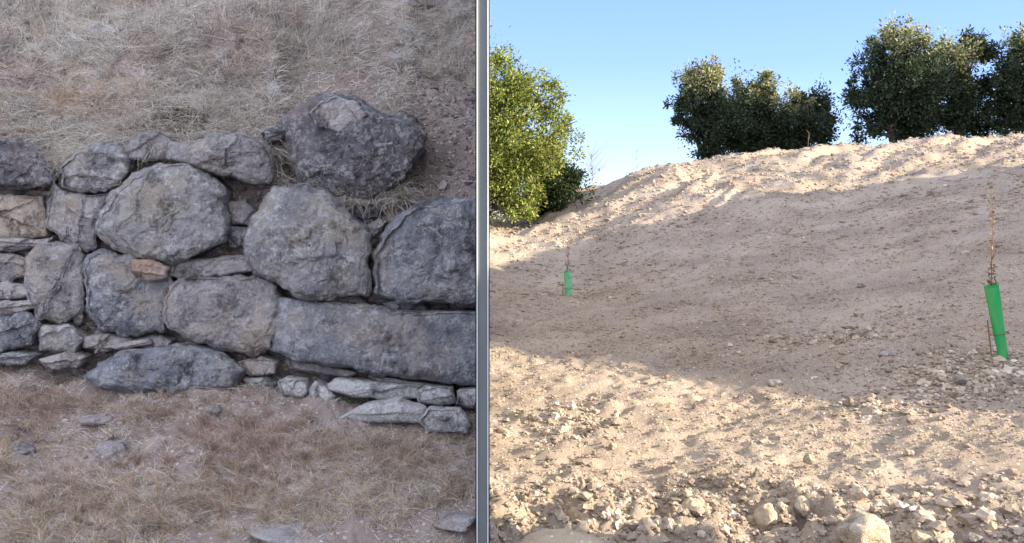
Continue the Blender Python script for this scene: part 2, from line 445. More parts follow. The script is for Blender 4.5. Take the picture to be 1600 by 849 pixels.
# ---------------------------------------------------------------- left bank (earth behind and below the wall)
TPK = np.array([-600, 0, 60, 100, 150, 190, 215, 300, 380, 432, 446, 640, 660, 700, 790.])
TRK = np.array([235, 228, 240, 250, 235, 222, 216, 228, 220, 230, 296, 300, 318, 322, 326.])
BPK = np.array([-600, 0, 130, 380, 430, 790.])
BRK = np.array([560, 552, 570, 598, 610, 640.])
def wall_d(py):      # distance of the wall's face at a photo row: it leans back
    return 5.0 + np.clip(620 - np.asarray(py, float), 0, 700) * 0.00085
def bank_surface(px, s):
    """s in [0,1]: ground in front; [1,2]: the face behind the stones; [2,3]: sloping bank; [3,4]: beyond the frame"""
    px = np.asarray(px, float); s = np.asarray(s, float)
    T = np.interp(px, TPK, TRK); B = np.interp(px, BPK, BRK)
    zb = CZ + (HOR - B) / F * 5.0
    zt = CZ + (HOR - T) / F * wall_d(T)
    dt = wall_d(T) + 0.12
    # ground
    t = np.clip(s, 0, 1)
    d0 = 2.2 + t * 2.92
    z0 = np.interp(d0, [2.2, 2.7, 3.4, 5.13], [0, 1, 2, 3])
    lo = np.interp(z0, [0, 1, 2, 3], [-0.25, -0.02, 0.14, 0.5])
    z0 = lo + (zb - 0.5) * np.clip((d0 - 3.6) / 1.5, 0, 1)
    # face
    t = np.clip(s - 1, 0, 1)
    d1 = 5.12 + (dt - 5.12) * t; z1 = zb + (zt - zb) * t
    # bank
    t = np.clip(s - 2, 0, 1)
    dE = 9.2
    zE = CZ + (HOR + 60) / F * dE + 0.15
    d2 = dt + (dE - dt) * t
    z2 = zt + (zE - zt) * (t + 0.10 * np.sin(math.pi * t))
    # top and back
    t = np.clip(s - 3, 0, 1)
    d3 = np.interp(t, [0, .4, .7, 1], [dE, 12.5, 15.5, 17.6]); z3 = np.interp(t, [0, .4, .7, 1], [0, .7, .2, -3.4]) + zE
    d = np.where(s <= 1, d0, np.where(s <= 2, d1, np.where(s <= 3, d2, d3)))
    z = np.where(s <= 1, z0, np.where(s <= 2, z1, np.where(s <= 3, z2, z3)))
    x = (px - 800) / F * d
    on_face = np.clip(1 - np.abs(s - 1.5) * 1.6, 0, 1)
    amp = 1 - on_face * 0.7
    n = 0.07 * fbm(x * 1.4, d * 1.4, z * 1.4, 3, 40) + 0.040 * fbm(x * 6, d * 6, z * 6, 3, 44) + 0.010 * fbm(x * 25, d * 25, z * 25, 2, 47)
    n = n * np.clip((d - 2.6) / 0.8, 0, 1)
    z = z + n * amp
    d = d - on_face * 0.06 * fbm(x * 7, z * 7, 3.3, 3, 51)
    return x, d, z
sv = np.concatenate([np.linspace(0, 1, 240, False), np.linspace(1, 2, 90, False), np.linspace(2, 3, 260, False), np.linspace(3, 4, 30)])
pv = np.concatenate([np.linspace(-500, -10, 60, False), np.linspace(-10, 754.5, 520)])
BP, BS = np.meshgrid(pv, sv)
bx, bd, bz = bank_surface(BP, BS)
me = mesh_np("embankment", np.stack([bx, bd, bz], -1).reshape(-1, 3), grid_faces(len(sv), len(pv)), M_bank)
tag(link("embankment", me), kind="structure")

# ---------------------------------------------------------------- stones
def inside_frac(poly):
    return sum(p[0] for p in poly) / len(poly), sum(p[1] for p in poly) / len(poly)
def resample(poly, n):
    p = np.array(poly + [poly[0]], float)
    # centripetal-ish smoothing: linear resample then circular blur
    seg = np.hypot(*np.diff(p, axis=0).T); c = np.concatenate([[0], np.cumsum(seg)])
    t = np.linspace(0, c[-1], n, False)
    q = np.stack([np.interp(t, c, p[:, 0]), np.interp(t, c, p[:, 1])], -1)
    for _ in range(1):
        q = (np.roll(q, 1, 0) + 2 * q + np.roll(q, -1, 0)) / 4
    return q
def wall_stone_mesh(name, poly, mat, bulge=0.13, back=0.38, dshift=0.0, seed=0, grow=1.0, rough=1.0):
    n, rings = 190, 60
    q = resample(poly, n)
    c = q.mean(0)
    q = c + (q - c) * grow * 1.065
    size = (q[:, 0].max() - q[:, 0].min() + q[:, 1].max() - q[:, 1].min()) / 2 / F * 5.1
    rs = np.random.default_rng(seed + 900)
    # in-plane ragged outline
    th = np.linspace(0, 2 * math.pi, n, False)
    rag = 1 + 0.040 * fbm(np.cos(th) * 3 + seed, np.sin(th) * 3, 0.0, 5, 200 + seed, 0.62)
    frac = [(rs.uniform(0, math.pi), rs.uniform(-.7, .7), rs.uniform(.014, .03), rs.uniform(.007, .016)) for _ in range(rs.integers(1, 4))]
    q = c + (q - c) * rag[:, None]
    hx = max(q[:, 0].max() - c[0], c[0] - q[:, 0].min()); hy = max(q[:, 1].max() - c[1], c[1] - q[:, 1].min())
    planes = [(a_ + rs.uniform(-.4, .4), rs.uniform(.55, 1.0), rs.uniform(.5, 1.15)) for a_ in np.linspace(0, 2 * math.pi, 7, False)]
    V = []
    for k in range(rings):                       # front: centre to edge
        f = (k / (rings - 1)) ** 0.85
        r = c + (q - c) * max(f, 0.012)
        uu = (r[:, 0] - c[0]) / hx; vv = (r[:, 1] - c[1]) / hy
        fac = np.ones(n)
        for (a_, h_, sl) in planes:              # broken facets
            fac = np.minimum(fac, 1 - sl * 0.55 * np.clip(uu * math.cos(a_) + vv * math.sin(a_) - h_ * 0.45, 0, 2))
        prof = (1 - f ** 11) ** 0.5 * (0.25 + 0.75 * fac)
        for (a_, h_, wd_, dp_) in frac:          # fracture lines and steps across the face
            e_ = uu * math.cos(a_) + vv * math.sin(a_) - h_ + 0.10 * fbm(uu * 2.2 + seed, vv * 2.2, 0.0, 4, 300 + seed)
            prof = prof - (dp_ / bulge) * np.clip(1 - np.abs(e_) / wd_, 0, 1) * 0.9 - (0.012 / bulge) * np.clip(e_ * 12, 0, 1) * (f < .9)
        d = wall_d(r[:, 1]) + dshift - bulge * prof
        V.append(np.stack([(r[:, 0] - 800) / F * d, d, CZ + (HOR - r[:, 1]) / F * d], -1))
    for f, off in ((0.99, 0.05), (0.95, 0.5), (0.82, 0.85), (0.5, 1.0), (0.02, 1.0)):
        r = c + (q - c) * f
        d = wall_d(r[:, 1]) + dshift
        V.append(np.stack([(r[:, 0] - 800) / F * d, d + off * back, CZ + (HOR - r[:, 1]) / F * d], -1))
    V = np.concatenate(V)
    nr = rings + 5
    ctr = V.mean(0)
    dirv = V - ctr; dirv /= np.linalg.norm(dirv, axis=1)[:, None] + 1e-9
    a = min(0.055, size * 0.11) * rough
    x, y, z = V.T
    # angular facets: ridged noise + planes
    n1 = fbm(x * 3.0 + seed * 3.7, y * 3.0, z * 3.0, 3, seed + 60)
    n2 = fbm(x * 9.0, y * 9.0 + seed, z * 9.0, 3, seed + 70)
    n3 = fbm(x * 30.0, y * 30.0, z * 30.0, 3, seed + 80)
    crk = np.clip(0.10 - np.abs(fbm(x * 4.2 + 5, y * 4.2, z * 4.2 + seed, 3, seed + 90)), 0, 1) * 10
    n4 = fbm(x * 4.5 + 9, y * 4.5, z * 6.5 + seed, 3, seed + 130)
    ft = n4 * 3; ledge = (np.floor(ft) + np.clip((ft - np.floor(ft)) * 4 - 3, 0, 1)) / 3
    disp = a * (0.40 * n1 + 0.26 * n2 + 0.30 * n3 + 0.62 * ledge - 0.10 * crk)
    V = V + dirv * disp[:, None] * np.array([0.6, 1.25, 0.6])
    V[:, 0] = np.minimum(V[:, 0], -0.0329 * V[:, 1] - 0.019)
    i = np.arange(nr * n).reshape(nr, n)
    j = np.roll(i, -1, 1)
    Fc = np.stack([i[:-1], i[1:], j[1:], j[:-1]], -1).reshape(-1, 4)
    return mesh_np(name, V, Fc, mat)

STONES = [
 # poly, material, bulge, dshift, label, name
 ([(-40,225),(0,220),(25,221),(45,228),(62,248),(80,270),(78,288),(40,294),(0,290),(-45,285)], M_stone_dark, .12, 0, "dark stone at the left end of the top course", "boulder"),
 ([(95,262),(118,237),(150,224),(185,222),(202,245),(198,270),(186,290),(165,300),(130,299),(100,292)], M_stone, .12, 0, None, "boulder"),
 ([(-40,308),(15,305),(65,308),(74,335),(70,366),(30,372),(-40,368)], M_stone_buff, .08, .03, "buff coloured block under the dark top left stone", "boulder"),
 ([(84,288),(100,296),(150,303),(172,300),(160,330),(153,360),(150,385),(133,391),(100,374),(74,356),(74,320)], M_stone_tan, .10, .02, None, "boulder"),
 ([(152,360),(160,335),(180,302),(210,276),(250,260),(292,260),(322,275),(350,300),(355,345),(348,372),(320,390),(290,406),(262,411),(222,402),(180,386)], M_stone, .17, -.03, "big rounded grey boulder blotched with white lichen", "boulder"),
 ([(193,236),(212,207),(250,206),(270,214),(266,250),(225,253),(200,248)], M_stone_tan, .10, .02, None, "cap_stone"),
 ([(264,222),(300,226),(330,212),(375,210),(410,222),(430,255),(424,287),(392,288),(350,277),(300,262),(263,249)], M_stone_tan, .14, -.02, "long sloping cap stone left of the top boulder", "cap_stone"),
 ([(441,215),(455,180),(488,158),(525,150),(562,160),(588,176),(604,183),(626,178),(645,190),(658,230),(642,262),(622,290),(590,301),(545,304),(500,300),(466,286),(447,255)], M_stone_dark, .15, .10, "big dark boulder topped with pale crust, highest in the wall", "boulder"),
 ([(428,296),(470,289),(512,299),(532,325),(552,345),(575,372),(577,430),(572,459),(520,463),(470,461),(430,446),(400,430),(391,395),(400,340),(412,312)], M_stone, .18, -.04, "big grey boulder with small white lichen rings, centre of the wall", "boulder"),
 ([(581,400),(598,362),(625,332),(660,320),(700,316),(765,306),(768,470),(720,475),(640,467),(592,456),(580,430)], M_stone_blue, .16, -.02, "big blue grey boulder at the right end of the middle course", "boulder"),
 ([(127,445),(140,402),(165,392),(205,398),(240,408),(268,418),(268,450),(262,490),(256,515),(210,523),(160,516),(132,482)], M_stone_blue, .13, 0, None, "boulder"),
 ([(270,452),(285,437),(340,435),(400,432),(430,446),(440,472),(433,510),(424,545),(396,553),(340,541),(290,526),(262,511),(262,482)], M_stone_tan, .13, -.02, None, "boulder"),
 ([(434,502),(450,469),(500,474),(570,479),(650,489),(765,491),(768,601),(700,599),(640,592),(570,580),(510,570),(460,561),(434,545)], M_stone_blue, .12, -.05, "long flat block in the lowest right course", "long_block"),
 ([(270,412),(300,405),(340,402),(386,400),(394,424),(340,432),(290,435),(268,431)], M_stone_pale, .07, -.03, "thin pale slab under the rounded boulder", "slab"),
 ([(40,405),(60,383),(100,379),(128,390),(132,430),(128,478),(102,502),(62,496),(42,450)], M_stone_tan, .10, .01, None, "boulder"),
 ([(-40,372),(20,373),(60,374),(84,370),(72,386),(20,392),(-40,391)], M_stone_pale, .06, .02, None, "slab"),
 ([(-40,398),(20,394),(42,404),(40,430),(10,440),(-40,438)], M_stone_tan, .07, .03, None, "slab"),
 ([(-40,444),(10,440),(44,446),(48,462),(15,470),(-40,470)], M_stone_pale, .07, .01, None, "slab"),
 ([(-40,473),(15,473),(50,468),(54,482),(20,492),(-40,493)], M_stone_pale, .07, .0, None, "slab"),
 ([(-40,497),(40,490),(64,508),(50,538),(0,548),(-40,545)], M_stone_blue, .09, -.01, None, "base_stone"),
 ([(58,508),(108,506),(132,528),(116,552),(62,548)], M_stone, .08, -.01, None, "base_stone"),
 ([(130,528),(165,520),(205,528),(202,543),(160,548),(132,543)], M_stone_pale, .06, .0, None, "slab"),
 ([(206,532),(250,524),(268,532),(262,545),(215,546)], M_stone_pale, .06, .01, None, "slab"),
 ([(278,540),(300,533),(345,548),(330,560),(290,552)], M_stone_pale, .05, .02, None, "slab"),
 ([(140,590),(158,566),(195,550),(245,541),(300,546),(345,553),(374,580),(362,606),(280,618),(200,614),(150,606)], M_stone_blue, .15, -.09, "low rounded stone half sunk at the wall foot", "base_stone"),
 ([(455,468),(500,463),(560,464),(574,478),(520,481),(470,476)], M_stone_tan, .05, .03, None, "wedge_stone"),
 ([(598,474),(628,467),(662,472),(668,486),(630,488),(602,484)], M_stone, .05, .03, None, "wedge_stone"),
 ([(520,309),(570,306),(620,309),(628,317),(575,320),(530,318)], M_stone_tan, .05, .06, None, "wedge_stone"),
 ([(202,404),(238,406),(262,418),(258,436),(228,440),(206,424)], M_stone_rust, .06, -.10, "small rust stained stone wedged under the rounded boulder", "wedge_stone"),
 ([(488,176),(500,160),(525,152),(556,160),(570,180),(556,196),(530,206),(500,198)], M_stone_pale, .04, -.03, "pale crusty slab on top of the highest boulder", "crust_slab"),
 ([(408,208),(432,196),(446,204),(440,220),(415,222)], M_stone_dark, .05, .04, None, "wedge_stone"),
]
STONES += [(p_, m_, .05, ds_, None, "slab") for p_, m_, ds_ in [
 ([(62,562),(100,553),(128,560),(118,574),(80,578)], M_stone_pale, -.08), ([(-30,556),(20,550),(56,556),(40,570),(-30,572)], M_stone, -.05),
 ([(376,566),(408,558),(432,566),(428,584),(392,588),(378,580)], M_stone_pale, -.03), ([(380,592),(410,590),(430,600),(420,616),(388,612)], M_stone, -.06),
 ([(150,552),(190,546),(236,538),(228,530),(180,538),(152,545)], M_stone_pale, -.04), ([(110,478),(126,470),(132,500),(120,512),(106,506)], M_stone_tan, .03),
 ([(356,318),(384,312),(398,330),(390,352),(364,350)], M_stone_tan, .05), ([(358,354),(388,356),(386,382),(362,388),(352,374)], M_stone_dark, .06),
 ([(452,562),(500,570),(560,582),(548,590),(490,584),(456,576)], M_stone_tan, -.01), ([(576,584),(640,596),(700,602),(690,608),(620,602),(580,594)], M_stone_tan, -.01),
 ([(536,322),(570,320),(606,322),(598,336),(566,344),(544,338)], M_stone_dark, .10), ([(576,352),(592,342),(604,346),(590,366),(578,372)], M_stone_tan, .04)]]
wall = empty("dry_stone_wall", (-1.4, 5.0, 0.5), "old dry stone wall of big lichen covered grey boulders below the dry bank", "stone wall")
for i, (poly, mat, bulge, ds, lab, nm) in enumerate(STONES):
    o = part(nm, wall_stone_mesh(nm, poly, mat, bulge, 0.36, ds, i + 1), wall)
    if lab: o["label"] = lab

# loose stones in front of the wall
LOOSE_L = [
 ([(435,598),(445,591),(478,595),(482,612),(474,622),(440,619)], M_stone_white, .07, -.08, "small squarish white block, leftmost of the pale row under the wall"),
 ([(484,608),(492,597),(508,604),(523,620),(518,632),(494,629),(484,620)], M_stone_white, .07, -.10, "small tilted white stone touching the long pale slab's left end"),
 ([(510,600),(525,592),(590,600),(648,604),(652,622),(610,628),(550,620),(516,610)], M_stone_white, .07, -.09, "long narrow white slab in the pale row under the wall"),
 ([(652,610),(668,603),(708,606),(710,628),(690,634),(656,630)], M_stone_white, .07, -.10, "short white block right of the long narrow slab"),
 ([(713,611),(740,608),(766,612),(766,638),(730,638),(713,632)], M_stone_white, .07, -.10, "white block against the grey divider at the end of the pale row"),
 ([(535,652),(568,634),(620,628),(662,640),(655,660),(560,660)], M_stone_white, .06, -.26, "flat pale slab lying below the row of white blocks"),
 ([(655,656),(672,642),(722,640),(738,664),(728,678),(668,674)], M_stone_white, .06, -.28, "rough pale slab beside the grey divider below the white blocks"),
]
for i, (poly, mat, bulge, ds, lab) in enumerate(LOOSE_L):
    me = wall_stone_mesh("loose_block", poly, mat, bulge, 0.16, ds, 50 + i)
    o = link("loose_block", me)
    tag(o, lab, "stone", "pale stones at the foot of the wall")

# generic rock: subdivided icosphere, faceted and roughened
def ico(sub):
    bm = bmesh.new(); bmesh.ops.create_icosphere(bm, subdivisions=sub, radius=1.0)
    V = np.array([v.co[:] for v in bm.verts]); Fc = np.array([[v.index for v in f.verts] for f in bm.faces])
    bm.free(); return V, Fc
ICO4, ICO4F = ico(4)
ICO1, ICO1F = ico(1)
ICO2, ICO2F = ico(2)
def rock_mesh(name, size, mat, seed, col=None, facets=9, rough=0.12):
    r = np.random.default_rng(seed)
    V = ICO4.copy()
    for _ in range(facets):                       # cut with planes for angular faces
        nrm = r.normal(size=3); nrm /= np.linalg.norm(nrm); h = r.uniform(0.62, 0.9)
        e = np.clip(V @ nrm - h, 0, None)
        V = V - e[:, None] * nrm * 0.9
    n = V / np.linalg.norm(V, axis=1)[:, None]
    V = V + n * (rough * fbm(V[:, 0] * 1.7 + seed, V[:, 1] * 1.7, V[:, 2] * 1.7, 4, seed % 50))[:, None]
    V = V * np.array(size) / 2
    return mesh_np(name, V, ICO4F, mat, None if col is None else np.tile(col, (len(V), 1)))

def rock_bank(px, py_guess_s, w, h, mat, seed, lab, sink=0.35, dep=None):
    x, d, z = bank_surface(np.array([px]), np.array([py_guess_s]))
    me = rock_mesh("rock", (w, dep or w * 0.8, h), mat, seed)
    o = link("rock", me, None, (float(x[0]), float(d[0]), float(z[0]) + h * (0.5 - sink)))
    o.rotation_euler = (0, 0, seed * 1.3)
    return tag(o, lab, "rock")
def s_for_row(px, py):
    ss = np.linspace(0, 3.3, 1200)
    x, d, z = bank_surface(np.full_like(ss, px), ss)
    row = HOR - (z - CZ) * F / d
    ok = np.abs(row - py)
    return float(ss[np.argmin(ok)])
BR = [
 (665, 8, .34, .20, M_stone_pale, "pale rock poking out of dry grass at the very top, near the grey divider"),
 (180, 702, .24, .09, M_stone_pale, "low pale rock half buried in the dry grass below the wall"),
 (30, 705, .15, .10, M_stone, "small dark grey rock in the grass at the left edge"),
 (455, 832, .46, .07, M_stone_pale, "broad flat pale rock at the bottom edge"),
 (712, 812, .26, .06, M_stone_pale, "flat pale rock low in the grass beside the grey divider"),
 (255, 585, .0, .0, None, None),
 (120, 576, .10, .07, M_stone_pale, "small pale rock left of the sunken stone at the wall foot"),
 (150, 655, .16, .05, M_stone_pale, "thin pale rock in grass above the low buried one"),
 (335, 640, .12, .05, M_stone_pale, "small pale rock in the grass right of the sunken stone"),
 (20, 600, .18, .06, M_stone_pale, "pale rock at the left edge just under the wall"),
]
for i, (px, py, w, h, mat, lab) in enumerate(BR):
    if mat: rock_bank(px, s_for_row(px, py), w, h, mat, 300 + i, lab, sink=.52 if py > 500 else .35)

# ---------------------------------------------------------------- dry grass
def blades(pos, dirv, length, width, bend, col, up=None):
    """curved blades: 4 segments tapering; all arrays length N"""
    N = len(pos); K = 4
    dirv = dirv / (np.linalg.norm(dirv, axis=1)[:, None] + 1e-9)
    side = np.cross(dirv, rng.normal(size=(N, 3))); side /= np.linalg.norm(side, axis=1)[:, None] + 1e-9
    V = np.zeros((N, 2 * K, 3)); 
    for k in range(K):
        t = k / (K - 1)
        p = pos + dirv * (length * t)[:, None] + bend * (t * t)
        w = (width * (1 - 0.85 * t))[:, None]
        V[:, 2 * k] = p - side * w; V[:, 2 * k + 1] = p + side * w
    base = (np.arange(N) * 2 * K)[:, None, None]
    q = np.array([[2*k, 2*k+1, 2*k+3, 2*k+2] for k in range(K - 1)])[None]
    Fc = (base + q).reshape(-1, 4)
    C = np.repeat(col[:, None, :], 2 * K, 1).reshape(-1, 3)
    return V.reshape(-1, 3), Fc, C

pal = np.array([srgb(*c)[:3] for c in [(214,205,193),(235,228,218),(193,183,172),(147,137,128),(220,205,185),(203,197,189),(178,168,151),(242,239,232),(108,99,93)]])
def pick_cols(n, weights=None, var=0.16):
    i = rng.choice(len(pal), n, p=weights)
    return np.clip(pal[i] * (1 + var * rng.normal(size=(n, 1))), 0.01, 0.85)
def bank_normalish(n): 
    return np.tile(np.array([0, -0.5, 0.86]), (n, 1))
def screen_row(x, d, z): return HOR - (z - CZ) * F / d

def on_bank(n, pxr, sr):
    px = rng.uniform(*pxr, n); s = rng.uniform(*sr, n)
    x, d, z = bank_surface(px, s)
    return px, s, np.stack([x, d, z], -1)
GV, GF, GC = [], [], []
def add_blades(*a):
    v, f, c = blades(*a)
    GF.append(f + sum(len(q) for q in GV)); GV.append(v); GC.append(c)

# matted straw lying on the bank
n = 120000
px, s, P = on_bank(n, (-60, 752), (2.0, 2.93))
dens = 0.35 + 0.65 * (fbm(P[:, 0] * 2.3, P[:, 1] * 2.3, 0, 3, 90) > -0.15)
bare = ((px > 640) & (s < 2.25))                      # gravelly soil right of the top boulder
keep = (rng.random(n) < dens) & ~(bare & (rng.random(n) < 0.8))
px, s, P = px[keep], s[keep], P[keep]; n = len(px)
ang = rng.normal(0, 1.2, n) + 2.0 * fbm(P[:, 0] * 3, P[:, 1] * 3, 0, 2, 91)
D = np.stack([np.cos(ang), 0.3 * np.sin(ang) - 0.25, 0.45 * np.sin(ang) + rng.normal(0.25, 0.35, n)], -1)
L = rng.uniform(0.03, 0.12, n)
B = np.stack([rng.normal(0, .02, n), rng.normal(-.012, .015, n), -rng.uniform(0, .05, n)], -1)
c = pick_cols(n, [.2,.14,.17,.1,.1,.12,.07,.06,.04])
patch = fbm(P[:, 0] * 2.1, P[:, 1] * 2.1, 0, 3, 95)
c = c * (1 + 0.30 * patch + 0.38 * fbm(P[:, 0] * 9, P[:, 1] * 9, P[:, 2] * 9, 2, 97))[:, None]
c[patch < -0.35] *= np.array([1.0, 0.92, 0.92])
add_blades(P + np.array([0, 0, .004]), D, L, rng.uniform(.0012, .0032, n), B, np.clip(c, .01, .8))
# standing dry stems higher up the bank
n = 26000
px, s, P = on_bank(n, (-60, 752), (2.25, 3.0))
clump = fbm(P[:, 0] * 1.9, P[:, 1] * 1.9, 0, 3, 96)
keep = rng.random(n) < np.clip((s - 2.3) * 0.9 + 0.6 * clump, 0.03, 1)
px, s, P = px[keep], s[keep], P[keep]; n = len(px)
D = np.stack([rng.normal(0, .25, n), rng.normal(-.1, .2, n), np.ones(n)], -1)
c = pick_cols(n, [.2,.2,.12,.1,.12,.1,.1,.03,.03])
add_blades(P, D, rng.uniform(.08, .30, n), rng.uniform(.0010, .0022, n), np.stack([rng.normal(.02, .05, n), rng.normal(-.02, .03, n), -rng.uniform(0, .06, n)], -1), c)
# thatch: tufts whose stalks radiate and flop over
nt = 3200; per = 17
pxt, st, PT = on_bank(nt, (-60, 752), (2.02, 2.97))
kk = (fbm(PT[:, 0] * 1.7, PT[:, 1] * 1.7, 0, 3, 160) > -0.25) & ~((pxt > 640) & (st < 2.25))
PT = PT[kk]; nt = len(PT)
P = np.repeat(PT, per, 0); n = len(P)
a_ = rng.uniform(0, 6.28, n); lean = np.repeat(rng.normal(0, .5, (nt, 2)), per, 0)
D = np.stack([np.cos(a_) * .8 + lean[:, 0], np.sin(a_) * .5 - .2 + lean[:, 1] * .5, rng.uniform(.3, 1.3, n)], -1)
c = np.repeat(pick_cols(nt, [.2,.2,.12,.08,.1,.1,.06,.1,.04], .26), per, 0) * (1 + .12 * rng.normal(size=(n, 1)))
add_blades(P + rng.normal(0, .008, (n, 3)), D, rng.uniform(.06, .21, n), rng.uniform(.0013, .0030, n), np.stack([rng.normal(0, .04, n), rng.normal(-.03, .03, n), -rng.uniform(.03, .15, n)], -1), np.clip(c, .01, .85))
# straw slumping over the top stones
n = 9000
px, s, P = on_bank(n, (-60, 640), (1.93, 2.12))
D = np.stack([rng.normal(0, .6, n), rng.normal(-1, .25, n), rng.normal(.35, .3, n)], -1)
add_blades(P + np.array([0, -.03, .03]), D, rng.uniform(.08, .25, n), rng.uniform(.001, .0024, n), np.stack([rng.normal(0, .03, n), rng.normal(0, .02, n), -rng.uniform(.03, .14, n)], -1), pick_cols(n, [.2,.22,.14,.06,.1,.12,.06,.08,.02]))
# soft orange tuft on the bank, moss-green patch above the cap stone
def tuft(pxc, pyc, rx, ry, n, cols, lmin, lmax, lean=(0, -.1), wid=.0014, sd=.3):
    n = int(n * .72); kc = max(3, n // 30); ic = rng.integers(0, kc, n)
    cxs = rng.normal(pxc, rx, kc); cys = rng.normal(pyc, ry, kc); cl_ = rng.normal(0, .35, (kc, 2)); ch_ = rng.uniform(.6, 1.5, kc)
    px = cxs[ic] + rng.normal(0, 4.0, n); py = cys[ic] + rng.normal(0, 1.6, n)
    grid_s = np.linspace(0, 3, 600)
    s = np.zeros(n)
    # rows to surface parameter by one table per coarse column
    for cpx in np.unique(np.round(px / 20)):
        m_ = np.round(px / 20) == cpx
        x, d, z = bank_surface(np.full_like(grid_s, cpx * 20), grid_s)
        row = screen_row(x, d, z); o_ = np.argsort(row)
        s[m_] = np.interp(py[m_], row[o_], grid_s[o_])
    px = np.clip(px, -80, 750)
    x, d, z = bank_surface(px, s); P = np.stack([x, d, z], -1)
    D = np.stack([rng.normal(lean[0], sd, n) + cl_[ic, 0], rng.normal(lean[1], .2, n) + cl_[ic, 1], np.ones(n)], -1)
    cc = np.array([srgb(*q)[:3] for q in cols])[rng.integers(0, len(cols), n)] * (1 + .15 * rng.normal(size=(n, 1)))
    cc = cc * (1 + .22 * rng.normal(size=kc))[ic][:, None]
    add_blades(P, D, rng.uniform(lmin, lmax, n) * ch_[ic], np.full(n, wid), np.stack([rng.normal(0, .03, n), rng.normal(-.02, .02, n), -rng.uniform(0, .05, n)], -1), np.clip(cc, .01, .8))
ORANGE = [(218,192,168),(210,182,158),(226,206,188),(200,176,156)]
RUST = [(192,170,154),(176,152,138),(204,184,168),(160,138,126),(206,190,176)]
STRAW = [(218,202,177),(196,177,152),(232,221,205),(173,155,134)]
tuft(130, 168, 40, 11, 2600, ORANGE, .05, .13, (.2, -.2), sd=.6)
tuft(165, 150, 50, 12, 2000, ORANGE + STRAW, .05, .13, (.2, -.2), sd=.6)
tuft(290, 190, 20, 10, 4200, [(112,108,74),(126,120,84),(92,88,62)], .03, .07)
for (a, b, rx, ry, n_, cl) in [(60,640,55,22,5200,RUST),(370,690,60,32,8500,RUST),(130,775,90,30,8500,RUST+STRAW),(60,830,60,25,4500,STRAW),
      (380,760,60,22,4200,RUST+STRAW),(560,720,80,28,6000,RUST+STRAW),(660,760,60,28,4000,STRAW),(240,800,60,25,3600,STRAW),(20,560,50,12,1600,STRAW),
      (480,800,110,26,4200,STRAW),(620,700,70,14,2400,STRAW),(200,640,90,12,2600,RUST+STRAW),(0,700,60,30,3000,STRAW)]:
    tuft(a, b, rx, ry, n_, cl, .025, .085, (0, -.1), .0013, .5)
# general thin cover of the ground in front
n = 46000
px, s, P = on_bank(n, (-60, 752), (0.3, 1.0))
keep = rng.random(n) < np.clip(0.55 + 0.9 * fbm(P[:, 0] * 2.5, P[:, 1] * 2.5, 0, 3, 99), 0.12, 1)
px, s, P = px[keep], s[keep], P[keep]; n = len(px)
ang = rng.uniform(0, 6.28, n)
D = np.stack([np.cos(ang), np.sin(ang), rng.uniform(0, 1.2, n)], -1)
c = pick_cols(n, [.2,.12,.2,.12,.1,.1,.1,.02,.04])
add_blades(P, D, rng.uniform(.02, .07, n), rng.uniform(.0009, .002, n), np.stack([rng.normal(0, .015, n), rng.normal(0, .015, n), -rng.uniform(0, .02, n)], -1), c)
# wisps hanging in the joints and on the stone tops
n = 2600
px, s, P = on_bank(n, (-40, 752), (1.0, 2.05))
D = np.stack([rng.normal(0, .4, n), rng.normal(-.7, .3, n), rng.normal(.2, .5, n)], -1)
add_blades(P, D, rng.uniform(.04, .12, n), rng.uniform(.0007, .0014, n), np.stack([rng.normal(0, .02, n), -rng.uniform(0, .02, n), -rng.uniform(0, .07, n)], -1), pick_cols(n))
me = mesh_np("dry_grass", np.concatenate(GV), np.concatenate(GF), M_grass, np.concatenate(GC), smooth=False)
tag(link("dry_grass", me), kind="stuff")

# ---------------------------------------------------------------- gravel and rubble
def scatter_stones(name, P, S, cols, sub=1, flatz=0.65, mat=None):
    V0, F0 = (ICO1, ICO1F) if sub == 1 else (ICO2, ICO2F)
    N = len(P); m = len(V0)
    V = V0[None] * (1 + 0.28 * rng.normal(size=(N, m, 1)).clip(-1.4, 1.4))
    V = V * rng.uniform(.65, 1.25, (N, 1, 3)) * np.array([1, 1, flatz])
    a = rng.uniform(0, 6.28, N); ca, sa = np.cos(a)[:, None], np.sin(a)[:, None]
    X = V[..., 0] * ca - V[..., 1] * sa; Y = V[..., 0] * sa + V[..., 1] * ca
    V = np.stack([X, Y, V[..., 2]], -1) * (S / 2)[:, None, None] + P[:, None, :]
    Fc = (np.arange(N)[:, None, None] * m + F0[None]).reshape(-1, 3)
    C = np.repeat(cols[:, None, :], m, 1).reshape(-1, 3)
    return mesh_np(name, V.reshape(-1, 3), Fc, mat or M_gravel, C, smooth=False)
gp = np.array([srgb(*c)[:3] for c in [(182,168,150),(172,158,142),(192,178,162),(160,147,132),(212,202,188),(150,138,126)]])
def gcols(n, w=None):
    if w is None: w = [.25, .25, .2, .15, .05, .10]
    return np.clip(gp[rng.choice(len(gp), n, p=w)] * (1 + .1 * rng.normal(size=(n, 1))), .02, .85)
